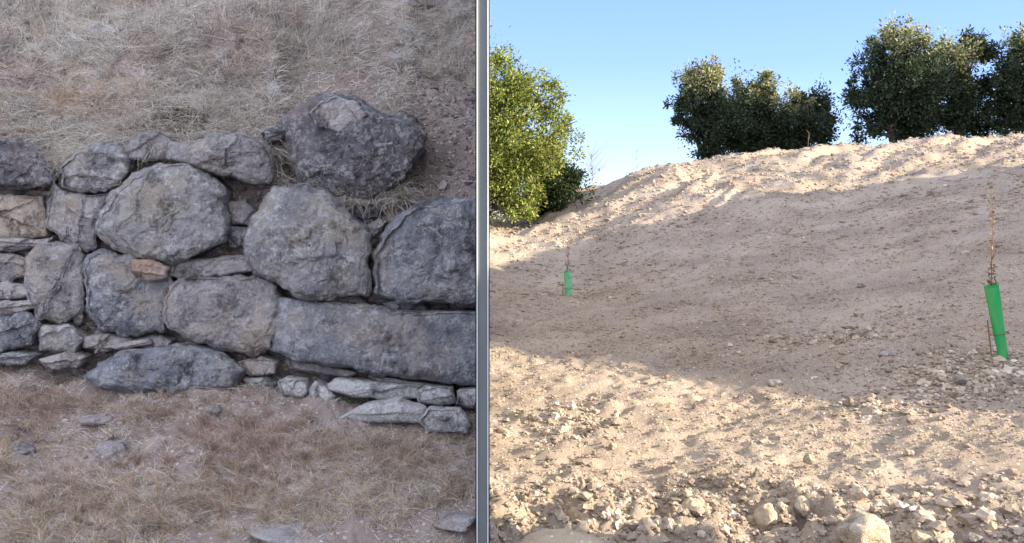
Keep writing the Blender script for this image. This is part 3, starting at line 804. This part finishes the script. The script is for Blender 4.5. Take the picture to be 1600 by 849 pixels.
# right hand side: density follows the view (fan) with clustering
n = 15000
row = 849 - (849 - 225) * rng.random(n) ** 1.15
u = rng.uniform(755, 1640, n)
d = np.exp(rng.uniform(math.log(3.6), math.log(31), n))
x = (u - 800) / F * d
k = fbm(x * .9, d * .9, 0, 3, 120)
keep = rng.random(n) < np.clip(.35 + .8 * k + .5 * (d < 4.9), .06, 1)
x, d = x[keep], d[keep]; n = len(x)
S = np.exp(rng.normal(math.log(.012), .55, n)) * (1 + .9 * (d < 4.7)) * np.clip(d / 7, .8, 2.6)
z = ground_z(x, d) + S * 0.02
me = scatter_stones("gravel", np.stack([x, d, z], -1), S, gcols(n))
tag(link("gravel", me), kind="stuff")
# rubble at the very front, larger
n = 1700
x = rng.uniform(-.2, 2.6, n); d = 3.75 + 1.0 * rng.random(n) ** 1.3
keep = rng.random(n) < np.clip(.6 + fbm(x * 2, d * 2, 0, 2, 130), .15, 1)
x, d = x[keep], d[keep]; n = len(x)
S = np.exp(rng.normal(math.log(.025), .55, n)).clip(.01, .09)
me = scatter_stones("rubble", np.stack([x, d, ground_z(x, d) + S * .05], -1), S, gcols(n), 2, .75)
tag(link("rubble", me), kind="stuff")
# crumbs of the same soil
n = 88000
u = rng.uniform(740, 1650, n); d = np.exp(rng.uniform(math.log(3.7), math.log(30), n)); x = (u - 800) / F * d
keep = rng.random(n) < np.clip(.55 + .7 * fbm(x * 1.1, d * 1.1, 0, 3, 150), .15, 1)
x, d = x[keep], d[keep]; n = len(x)
S = np.exp(rng.normal(math.log(.0105), .5, n)) * np.clip(d / 6, .9, 2.5) * (1 + .8 * (d < 4.8))
# rougher crumbs thrown up along the crest, thickest where the soil was turned
n2 = 26000
d2 = rng.uniform(15, 31, n2); u2 = rng.uniform(750, 1650, n2); x2 = (u2 - 800) / F * d2
k2 = rng.random(n2) < np.clip((.25 + .75 * np.clip((d2 - 18) / 5, 0, 1)) * (.45 + .9 * fbm(x2 * .8, d2 * .8, 0, 3, 151)), .03, 1)
x = np.concatenate([x, x2[k2]]); d = np.concatenate([d, d2[k2]]); n = len(x)
S = np.concatenate([S, np.exp(rng.normal(math.log(.048), .5, int(k2.sum()))).clip(.02, .17)])
me = scatter_stones("soil_clods", np.stack([x, d, ground_z(x, d) + S * .04], -1), S, gcols(n), 1, .7, M_dirt)
tag(link("soil_clods", me), kind="stuff")
# gravel bed right around the big guard tube + patch by the fence
P_, S_ = [], []
for (cx, cy, rx, ry, nn, sm) in [(3.75,6.75,.75,.45,1500,.028),(3.1,6.35,.5,.3,500,.024),(.35,6.0,.35,.5,300,.022),(2.6,6.2,.3,.25,300,.022),(2.9,8.4,.6,.3,300,.03)]:
    x = rng.normal(cx, rx / 1.6, nn); y = rng.normal(cy, ry / 1.6, nn)
    S = np.exp(rng.normal(math.log(sm), .45, nn)); P_.append(np.stack([x, y, ground_z(x, y) + S * .15], -1)); S_.append(S)
P_ = np.concatenate(P_); S_ = np.concatenate(S_)
me = scatter_stones("stony_patch", P_, S_, gcols(len(P_), [.2,.2,.12,.2,.1,.18]), 2, .7)
tag(link("stony_patch", me), kind="stuff")
# pebbles on the left bank and in the wall joints
n = 9000
px, s, P = on_bank(n, (-60, 752), (0.25, 2.4))
S = np.exp(rng.normal(math.log(.012), .5, n))
keep = (s > 1) | (rng.random(n) < .4)
extra_px = rng.uniform(640, 752, 3500); es = rng.uniform(1.6, 2.35, 3500)
ex, ed, ez = bank_surface(extra_px, es)
P = np.concatenate([P[keep], np.stack([ex, ed, ez], -1)]); S = np.concatenate([S[keep], np.exp(rng.normal(math.log(.013), .5, 3500))])
lp = np.array([srgb(*c)[:3] for c in [(168,160,158),(140,130,128),(190,184,182),(118,110,110)]])
nj = 2600
jx, jd, jz = bank_surface(rng.uniform(-60, 752, nj), rng.uniform(1.0, 2.04, nj))
P = np.concatenate([P, np.stack([jx, jd, jz], -1)]); S = np.concatenate([S, np.exp(rng.normal(math.log(.042), .45, nj)).clip(.02, .09)])
me = scatter_stones("bank_pebbles", P, S, np.clip(lp[rng.integers(0, 4, len(P))] * (1 + .1 * rng.normal(size=(len(P), 1))), .02, .8), 1, .7)
tag(link("bank_pebbles", me), kind="stuff")

# individual rocks of the foreground, right half
M_rock_warm = stone_mat("warm_field_stone", srgb(196, 178, 150), srgb(220, 206, 180), srgb(236, 226, 206), 0.15)
M_rock_grey = stone_mat("grey_field_stone", srgb(160, 150, 142), srgb(186, 178, 170), srgb(206, 200, 192), 0.2)
M_mound = earth_mat('crumbly_sandstone', srgb(176, 160, 138), srgb(200, 184, 160), srgb(216, 202, 180), srgb(226, 216, 200), 3)
def depth_for(px, py, lo=3.3, hi=30):
    dd = np.linspace(lo, hi, 4000); x = (px - 800) / F * dd
    row = HOR - (ground_z(x, dd, False) - CZ) * F / dd
    i = np.argmax(row <= py); return float(dd[i])
def rock_ground(px, py, wpx, hpx, mat, seed, lab, group=None, sink=0.30, facets=9, rough=.12):
    """px,py: centre of the rock in the photo"""
    d = depth_for(px, py + hpx * 0.35)
    w = wpx / F * d; h = hpx / F * d
    x = (px - 800) / F * d
    z = float(ground_z(np.array([x]), np.array([d]), False)[0])
    o = link("rock", rock_mesh("rock", (w, w * .85, h), mat, seed, facets=facets, rough=rough), None, (x, d, z + h * (0.5 - sink)))
    o.rotation_euler = (0, 0, seed * .7)
    return tag(o, lab, "rock", group)
RR = [
 (1352, 842, 96, 66, M_rock_warm, "big smooth rounded cream rock at the bottom edge, largest on the soil", .08, 9, .16),
 (868, 868, 175, 96, M_mound, "broad sandy rock mound in the bottom corner beside the grey divider", .3, 12, .2),
 (1465, 832, 36, 44, M_rock_warm, "upright pale rock just right of the big rounded one", .2, 9, .1),
 (1254, 792, 32, 34, M_rock_warm, "pointed pale rock up and left of the big rounded one", .2, 9, .1),
 (1050, 778, 26, 20, M_rock_warm, "small pale rock above the dark hollow in the rubble", .2, 9, .1),
 (903, 783, 28, 22, M_rock_warm, "small sunlit rock just above the broad sandy mound", .2, 9, .1),
 (1264, 716, 24, 16, M_rock_warm, "lone pale rock on the sunlit soil well above the rubble", .25, 9, .1),
 (1208, 598, 30, 14, M_rock_grey, "flat grey rock in the shade just past the shadow edge", .25, 9, .1),
 (1176, 812, 20, 18, M_rock_warm, "pale rock in the dark rubble left of the pointed one", .2, 9, .1),
 (1104, 806, 24, 20, M_rock_warm, "blunt pale rock between two hollows of the rubble", .2, 9, .1),
 (1000, 818, 30, 24, M_rock_warm, "angular pale rock right of the broad sandy mound", .25, 9, .1),
 (1215, 838, 26, 20, M_rock_grey, "greyish rock at the bottom edge left of the big rounded one", .2, 9, .1),
 (1415, 805, 20, 16, M_rock_warm, "small rock between the rounded and the upright pale rocks", .25, 9, .1),
 (1520, 838, 30, 20, M_rock_grey, "grey rock at the bottom edge right of the upright one", .3, 9, .1),
 (1072, 832, 28, 24, M_rock_warm, "pale rock at the bottom edge in the middle of the rubble", .25, 9, .1),
 (800, 782, 26, 14, M_rock_warm, "low pale rock beside the grey divider above the sandy mound", .3, 9, .1),
 (1420, 706, 18, 12, M_rock_warm, "small pale rock on the fading sunlit soil at the right", .3, 9, .1),
 (1500, 592, 22, 12, M_rock_grey, "grey rock in the stony patch left of the big green tube", .3, 9, .1),
 (1385, 552, 34, 12, M_rock_grey, "long low grey rock in the shaded middle of the slope", .3, 9, .1),
 (1345, 445, 16, 10, M_rock_grey, "small pale rock high in the shaded middle of the slope", .3, 9, .1),
 (1130, 820, 18, 16, M_rock_grey, "small grey rock inside the dark hollow of the rubble", .2, 9, .1),
 (1082, 800, 44, 52, M_mound, "upright crumbly clod on the right side of the middle hollow", .2, 10, .2),
 (1196, 806, 40, 44, M_mound, "crumbly clod between the middle hollow and the pointed pale rock", .2, 10, .2),
 (905, 806, 44, 36, M_mound, "crumbly clod rising right behind the broad sandy mound", .25, 10, .2),
 (1300, 792, 34, 30, M_mound, "crumbly clod above the left shoulder of the big rounded rock", .2, 10, .2),
 (980, 840, 34, 34, M_mound, "crumbly clod at the bottom edge right of the broad sandy mound", .2, 10, .2),
 (1438, 842, 36, 36, M_mound, "crumbly clod at the bottom edge between the rounded and upright rocks", .2, 10, .2),
 (1560, 812, 34, 26, M_mound, "crumbly clod near the bottom right corner", .25, 10, .2),
 (960, 790, 18, 14, M_rock_warm, "small rock between the two sunlit rocks over the mound", .2, 9, .1),
]
for i, (px, py, w, h, mat, lab, sk, fc, rg) in enumerate(RR):
    rock_ground(px, py, w, h, mat, 500 + i * 3, lab, None, sk, fc, rg)

# ---------------------------------------------------------------- grey fence between bank and slope, made up as a dividing bar, seen end on
fx = lambda d: -0.0329 * d
divider = empty("divider_fence", (fx(3.6), 3.6, 0.0), "grey dividing bar built as an added steel post with a made-up board fence between the stone wall and bare slope", "divider")
ang = math.atan(0.0329)
def rot_part(name, boxes, mat, bevel=0.0):
    """boxes in fence space: x across, y along (distance from the front post), z up"""
    V, Fc = merge([box_vf(*b) for b in boxes])
    me = bpy.data.meshes.new(name); me.from_pydata(V, [], Fc); me.materials.append(mat); me.update()
    o = link(name, me, divider); o.rotation_euler = (0, 0, ang)
    if bevel:
        md = o.modifiers.new("bevel", 'BEVEL'); md.width = bevel; md.segments = 2; md.limit_method = 'NONE'
    return o
H = 3.6
hw = 10.6 / F * 3.6
rot_part("divider_web", [(-hw + .0085, hw - .0085, 0.004, .05, -.3, H - .002)], M_web, .001)
for sx in (-1, 1):
    a, b = sorted((sx * (hw - .0035), sx * (hw - .0080)))
    rot_part("divider_lip", [(a, b, -.006, .052, -.3, H)], M_lip, .0008)
    a, b = sorted((sx * (hw - .0032), sx * (hw + .0012)))
    rot_part("divider_edge", [(a, b, -.004, .05, -.3, H - .004)], M_divider_edge, .0008)
bays = [(0.055, 1.6, 4.2), (1.6, 3.4, 5.6), (3.4, 5.2, 6.0), (5.2, 7.4, 6.3), (7.4, 9.8, 6.0), (9.8, 12.2, 6.0), (12.2, 14.4, 3.6)]  # made-up bays, raised to keep the sun off the left bank
for (y0, y1, top) in bays:
    nb = int((top + .3) / .3)
    hz = (top + .3) / nb
    rot_part("added_divider_board", [(-.016, .016, y0 + .002, y1 - .04, -.3 + k * hz + .003, -.3 + (k + 1) * hz - .003) for k in range(nb)], M_added_board)
    rot_part("light_stop_core", [(-.011, .011, y0 + .001, y1 - .001, -.29, top - .01)], M_added_board)  # added core stops sun leaking between the boards
    rot_part("added_divider_rear_post", [(-.022, .022, y1 - .038, y1 - .002, -.3, top + .05)], M_added_board, .003)

# ---------------------------------------------------------------- trees
def leaf_cloud(lobes, n, size, cols, seed, elong=2.2, tuft=False):
    """lobes: (x,y,z,rx,ry,rz). Leaves gather in sub-clumps spread through each lobe."""
    r = np.random.default_rng(seed)
    L = np.array(lobes); vol = L[:, 3] * L[:, 4] * L[:, 5]
    pk = r.choice(len(L), int(n / 170), p=vol / vol.sum())
    m = len(pk)
    v = r.normal(size=(m, 3)); v /= np.linalg.norm(v, axis=1)[:, None]
    rad = r.random(m) ** 0.42
    out = r.random(m) < .24
    rad = np.where(out, r.uniform(.95, 1.38, m), rad)
    v[:, 2] = np.where(out, np.abs(v[:, 2]) * .9 + .1 * v[:, 2], v[:, 2])
    C = L[pk, :3] + v * rad[:, None] * L[pk, 3:6]
    cs = np.exp(r.normal(0, .48, m)) * 0.18 * np.cbrt(vol[pk]) ** 0.6
    cs = np.where(out, cs * .62, cs)
    wgt = np.where(out, .45, 1.0) * r.uniform(.4, 1.6, m); idx = r.choice(m, n, p=wgt / wgt.sum())
    g_ = r.normal(size=(n, 3)) * np.where(out, 1.5, .85)[idx][:, None] ** np.array([0, 0, 1])
    P = C[idx] + g_ * cs[idx][:, None] * 0.75
    # droopy twig direction from the clump centre
    D = g_ * 0.6 + r.normal(size=(n, 3)) * .6 + np.array([0, 0, -.15]); D /= np.linalg.norm(D, axis=1)[:, None]
    S = np.cross(D, r.normal(size=(n, 3))); S /= np.linalg.norm(S, axis=1)[:, None]
    ln = size * r.uniform(.45, 1.45, n)[:, None]; w = ln / elong / 2
    V = np.stack([P, P + D * ln * .5 + S * w, P + D * ln, P + D * ln * .5 - S * w], 1).reshape(-1, 3)
    Fc = np.arange(4 * n).reshape(-1, 4)
    c = np.array([srgb(*q)[:3] for q in cols])[r.integers(0, len(cols), n)] * (1 + .2 * r.normal(size=(n, 1)))
    c = c * (0.8 + 0.4 * r.random(m)[idx])[:, None]
    if tuft:      # sunlit top painted into the first lobe's leaf colours
        tc = np.array([srgb(*q)[:3] for q in SUNLIT_TOP])[r.integers(0, 4, n)]
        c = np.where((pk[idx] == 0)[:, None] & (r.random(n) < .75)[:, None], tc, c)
    return V, Fc, np.repeat(np.clip(c, .008, .6)[:, None], 4, 1).reshape(-1, 3), C
OLIVE = [(46, 60, 44), (58, 72, 52), (40, 52, 38), (70, 84, 62), (84, 96, 74)]
SUNLIT_TOP = [(150, 152, 98), (170, 170, 124), (124, 130, 80), (196, 194, 164)]
DARK = [(44, 56, 36), (54, 66, 40), (38, 50, 32), (66, 78, 50)]
BRIGHT = [(140, 150, 72), (156, 164, 84), (116, 130, 60), (170, 172, 106), (82, 98, 48), (98, 112, 54)]
def tree(name, base, lobes, n, size, cols, seed, label, group, trunk_r=.16, cat="tree"):
    root = empty(name, base, label, cat, group)
    V, Fc, C, ctr = leaf_cloud(lobes, n, size, cols, seed, tuft=(cols is OLIVE and seed < 60))  # tuft paints the sunlit top into the leaf colours
    part("crown", mesh_np("crown", V, Fc, M_leaf, C, smooth=False), root)
    r = random.Random(seed)
    b = Vector(base); parts_ = []
    fork = b + Vector((r.uniform(-.15, .15), r.uniform(-.1, .1), 0.25 * (max(l[2] for l in lobes) - b.z)))
    p1 = b.lerp(fork, .5) + Vector((r.uniform(-.1, .1), 0, 0))
    parts_.append(tube([b - Vector((0, 0, .35)), b, p1, fork], [trunk_r * 1.5, trunk_r * 1.15, trunk_r, trunk_r * .85], 12))
    me_ = bpy.data.meshes.new("trunk"); 
    limbs = []
    for l in lobes:
        t = Vector(l[:3]); mid = fork.lerp(t, .5) + Vector((r.uniform(-.2, .2), r.uniform(-.2, .2), -.1))
        limbs.append(tube([fork - Vector((0, 0, .1)), fork.lerp(mid, .5), mid, t], [trunk_r * .6, trunk_r * .5, trunk_r * .36, trunk_r * .14], 8))
        for _ in range(5):
            q = t + Vector((r.uniform(-1, 1) * l[3], r.uniform(-1, 1) * l[4], r.uniform(-.8, .9) * l[5])) * .8
            s0 = mid.lerp(t, r.uniform(.1, .9))
            limbs.append(tube([s0, s0.lerp(q, .5) + Vector((0, 0, .05)), q], [trunk_r * .16, trunk_r * .1, trunk_r * .04], 5))
    for nm, lst in (("trunk", parts_), ("branches", limbs)):
        V, Fc = merge(lst); me_ = bpy.data.meshes.new(nm); me_.from_pydata(V, [], Fc); me_.materials.append(M_bark); me_.update()
        for p in me_.polygons: p.use_smooth = True
        part(nm, me_, root)
    return root
def plobe(px, py, rx, ry, d, dd=0, depth=None):
    rx *= 1.10; ry *= 1.02; py += 7
    x, y, z = at(px, py, d + dd); k = (d + dd) / F
    return (x, y, z, rx * k, (depth or rx) * k, ry * k)
def gbase(px, d):
    x = (px - 800) / F * d
    return (x, d, float(ground_z(np.array([x]), np.array([d]), False)[0]))
# left, sunlit, half behind the grey divider
D0 = 24.5
tree("olive_tree", gbase(748, D0), [plobe(745,150,62,55,D0), plobe(800,150,45,42,D0), plobe(845,140,34,38,D0,-.3), plobe(800,230,62,60,D0,-.4), plobe(852,215,40,45,D0), plobe(740,250,70,65,D0), plobe(790,300,52,34,D0,-.5), plobe(884,186,20,22,D0,.3), plobe(690,200,60,60,D0), plobe(775,322,58,16,D0-.6), plobe(820,318,30,16,D0-.6), plobe(778,95,26,20,D0), plobe(875,238,26,26,D0)],
     95000, .09, BRIGHT, 11, "bright sunlit yellow green tree beside the grey divider", None, .2)
tree("olive_shrub", gbase(862, 25.5), [plobe(868,290,40,30,25.5), plobe(838,308,26,22,25.5), plobe(890,272,22,20,25.5), plobe(855,262,24,20,25.5)],
     22000, .09, DARK, 12, "dark green shrub at the right foot of the bright tree", None, .08, "shrub")
D1 = 38.0
grp = None
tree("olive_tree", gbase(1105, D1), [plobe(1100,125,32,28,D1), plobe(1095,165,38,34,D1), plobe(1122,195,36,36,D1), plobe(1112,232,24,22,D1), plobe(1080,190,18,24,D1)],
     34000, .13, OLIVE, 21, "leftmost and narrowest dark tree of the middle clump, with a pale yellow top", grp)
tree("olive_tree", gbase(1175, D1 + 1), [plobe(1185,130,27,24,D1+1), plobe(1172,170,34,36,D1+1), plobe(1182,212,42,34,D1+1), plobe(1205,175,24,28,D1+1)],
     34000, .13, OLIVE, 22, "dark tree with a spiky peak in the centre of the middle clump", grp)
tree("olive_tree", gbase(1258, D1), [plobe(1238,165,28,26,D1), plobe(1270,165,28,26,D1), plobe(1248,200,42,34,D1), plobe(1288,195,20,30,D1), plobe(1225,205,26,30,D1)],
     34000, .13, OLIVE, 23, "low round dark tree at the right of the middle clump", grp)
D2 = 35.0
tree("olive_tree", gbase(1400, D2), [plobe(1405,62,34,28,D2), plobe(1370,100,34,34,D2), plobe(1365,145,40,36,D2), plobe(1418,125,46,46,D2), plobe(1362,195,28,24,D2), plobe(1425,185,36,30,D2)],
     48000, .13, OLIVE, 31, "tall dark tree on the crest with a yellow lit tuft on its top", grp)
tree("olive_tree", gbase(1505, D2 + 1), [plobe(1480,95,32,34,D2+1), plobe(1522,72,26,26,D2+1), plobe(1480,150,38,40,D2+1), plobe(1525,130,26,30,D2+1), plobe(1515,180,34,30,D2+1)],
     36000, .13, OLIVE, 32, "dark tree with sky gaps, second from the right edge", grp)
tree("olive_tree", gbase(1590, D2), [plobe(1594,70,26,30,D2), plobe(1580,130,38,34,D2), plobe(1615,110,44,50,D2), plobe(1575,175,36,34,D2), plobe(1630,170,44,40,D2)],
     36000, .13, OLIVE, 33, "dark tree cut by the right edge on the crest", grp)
# unseen trees added out of frame to the right to shade the crest trees
SHADE = [ # x, y, height, radius, label
 (27.0, 30.0, 7.0, 3.0, "olive tree added out of frame to cast shade on the plateau, nearest of the three"),
 (28.0, 33.5, 7.4, 3.2, "olive tree added out of frame to cast shade on the plateau, middle of the three"),
 (27.0, 37.5, 6.8, 3.0, "olive tree added out of frame to cast shade on the plateau, farthest of the three"),]
for i, (x, y, h, r, lab) in enumerate(SHADE):
    zb = float(ground_z(np.array([x]), np.array([float(y)]), False)[0])
    lob = []
    for k in range(9):
        a = k * .9; lob.append((x + math.cos(a) * r * .45, y + math.sin(a) * r * .45, zb + h * (.14 + .09 * k), r * .62, r * .62, h * .13))
    tree("olive_tree", (x, y, zb), lob, 14000, .24, OLIVE, 60 + i, lab, None)  # unseen trees added for shade

# ---------------------------------------------------------------- tree guards with saplings
def guard(px, py_base, px_top, py_top, d, label, r_, stake_top, seed, plant):
    b = Vector(at(px, py_base, d)); t = Vector(at(px_top, py_top, d))
    gz = float(ground_z(np.array([b.x]), np.array([b.y]))[0])
    root = empty("tree_guard", tuple(b), label, "tree guard")
    # the tube: open, slightly oval, with wall thickness and a flared rim
    axis_ = (t - b); n = 40; seg = 28
    a = axis_.normalized(); u = a.cross(Vector((0, 1, 0))).normalized(); v = a.cross(u)
    V = []; 
    prof = [(-.12 + 1.12 * k / n, 1.0) for k in range(n + 1)]
    prof += [(1.008, 1.10), (1.012, 1.04), (1.0, .90)] + [(1 - 1.1 * k / 6, .9) for k in range(1, 7)]
    for (s, k) in prof:
        for j in range(seg):
            th = 2 * math.pi * j / seg
            wob = 1 + .05 * math.sin(2 * th + s * 3) + .03 * math.sin(5 * th + s * 11 + seed) * (1 - abs(s - .5))
            V.append(b + axis_ * s + (u * math.cos(th) + v * math.sin(th) * .85) * r_ * k * wob * (.72 + .30 * max(0, min(1, s))))
    Fc = [(i * seg + j, i * seg + (j + 1) % seg, (i + 1) * seg + (j + 1) % seg, (i + 1) * seg + j) for i in range(len(prof) - 1) for j in range(seg)]
    me_ = bpy.data.meshes.new("tube"); me_.from_pydata([tuple(q) for q in V], [], Fc); me_.materials.append(M_tube if r_ > .04 and d < 12 else M_tube2); me_.update()
    for p in me_.polygons: p.use_smooth = True
    part("tube", me_, root)
    # stake beside the tube
    s0 = b + u * r_ * 1.25 + Vector((0, .02, -.15)); s1 = b + axis_ * .55 + u * r_ * 1.25 + Vector((0, .02, 0))
    V, Fc = tube([s0, s1], [.006, .005], 8)
    me_ = bpy.data.meshes.new("stake"); me_.from_pydata(V, [], Fc); me_.materials.append(M_stake); me_.update(); part("stake", me_, root)
    # band round tube and stake
    for s in (.35,):
        c = b + axis_ * s
        ring = [c + (u * math.cos(q) * r_ * 1.32 + v * math.sin(q) * r_ * 1.0) for q in np.linspace(0, 2 * math.pi, 25)]
        V, Fc = tube(ring, [.0025] * 25, 6)
        me_ = bpy.data.meshes.new("tie"); me_.from_pydata(V, [], Fc); me_.materials.append(M_tie); me_.update(); part("tie", me_, root)
    # sapling growing out of the tube: a thing of its own
    rr = random.Random(seed)
    top = t + Vector((0, 0, stake_top))
    sp = empty("sapling", tuple(b), plant, "sapling")
    stems = []
    pts = [b + axis_ * .3, t, t.lerp(top, .4) + Vector((rr.uniform(-.02, .02), 0, 0)), t.lerp(top, .7) + Vector((rr.uniform(-.03, .03), 0, 0)), top]
    stems.append(tube(pts, [.005, .0035, .0022, .0016, .0009], 6))
    LV, LF, LC = [], [], []
    for k in range(16):
        s = rr.uniform(.0, .95); p = t.lerp(top, s)
        q = p + Vector((rr.uniform(-.05, .05), rr.uniform(-.05, .05), rr.uniform(.02, .08))) * (1 if s > .3 else 1.0)
        stems.append(tube([p, p.lerp(q, .6), q], [.0018, .0014, .0008], 4))
    V, Fc = merge(stems); me_ = bpy.data.meshes.new("stem"); me_.from_pydata(V, [], Fc); me_.materials.append(M_stake); me_.update(); part("stem", me_, sp)
    nl = 170
    r2 = np.random.default_rng(seed)
    s = r2.random(nl) ** 2.2
    P = np.array(t)[None] * (1 - s[:, None]) + np.array(top)[None] * s[:, None] + r2.normal(size=(nl, 3)) * .018
    D = r2.normal(size=(nl, 3)) + np.array([0, 0, .5]); D /= np.linalg.norm(D, axis=1)[:, None]
    S = np.cross(D, r2.normal(size=(nl, 3))); S /= np.linalg.norm(S, axis=1)[:, None]
    ln = r2.uniform(.02, .045, nl)[:, None]
    V = np.stack([P, P + D * ln * .5 + S * ln * .16, P + D * ln, P + D * ln * .5 - S * ln * .16], 1).reshape(-1, 3)
    cl = np.array([srgb(*c)[:3] for c in [(96, 74, 56), (140, 112, 80), (84, 88, 58), (168, 146, 116)]])[r2.integers(0, 4, nl)]
    part("leaves", mesh_np("leaves", V, np.arange(4 * nl).reshape(-1, 4), M_leaf, np.repeat(cl[:, None], 4, 1).reshape(-1, 3), smooth=False), sp)
def seat_depth(px, py): return depth_for(px, py, 4.5, 26)
dA = seat_depth(1568, 560); dB = seat_depth(887, 465)
print("guard depths", dA, dB)
guard(1568, 562, 1549, 447, dA, "large bright green plastic tube leaning left on the stony slope", 10.2 / F * dA, .75, 5, "dry brown sapling sticking out of the large leaning green tube")
guard(888, 466, 887, 424, dB, "small pale green plastic tube far down the slope near the bright tree", 6.2 / F * dB, .55, 6, "thin bare sapling rising from the small far green tube")

# thin weeds standing on the crest
def weed(px, d, h, seed, label, spread=.12, n=9, r=.006):
    rr = random.Random(seed); x, y, z = gbase(px, d)
    lst = []
    top = Vector((x + rr.uniform(-.05, .05), y, z + h))
    lst.append(tube([(x, y, z - .05), (x + .02, y, z + h * .5), top], [r, r * .8, r * .4], 5))
    for k in range(n):
        s = rr.uniform(.3, .95); p = Vector((x, y, z)).lerp(top, s)
        q = p + Vector((rr.uniform(-1, 1) * spread * 2, rr.uniform(-1, 1) * spread, rr.uniform(.3, 1) * spread * 2))
        lst.append(tube([p, p.lerp(q, .5), q], [r * .5, r * .4, r * .2], 4))
    V, Fc = merge(lst); me_ = bpy.data.meshes.new("weed"); me_.from_pydata(V, [], Fc); me_.materials.append(M_stake); me_.update()
    tag(link("weed", me_), label, "weed")
weed(995, 27.5, .85, 1, "thin leafless weed alone on the skyline right of the bright tree")
weed(1262, 28.0, .6, 2, "pale weed stalk on the crest in front of the middle clump", .06, 6, .012)
weed(925, 30, 1.3, 3, "wispy leafless bush on the skyline behind the dark shrub", .35, 60, .007)
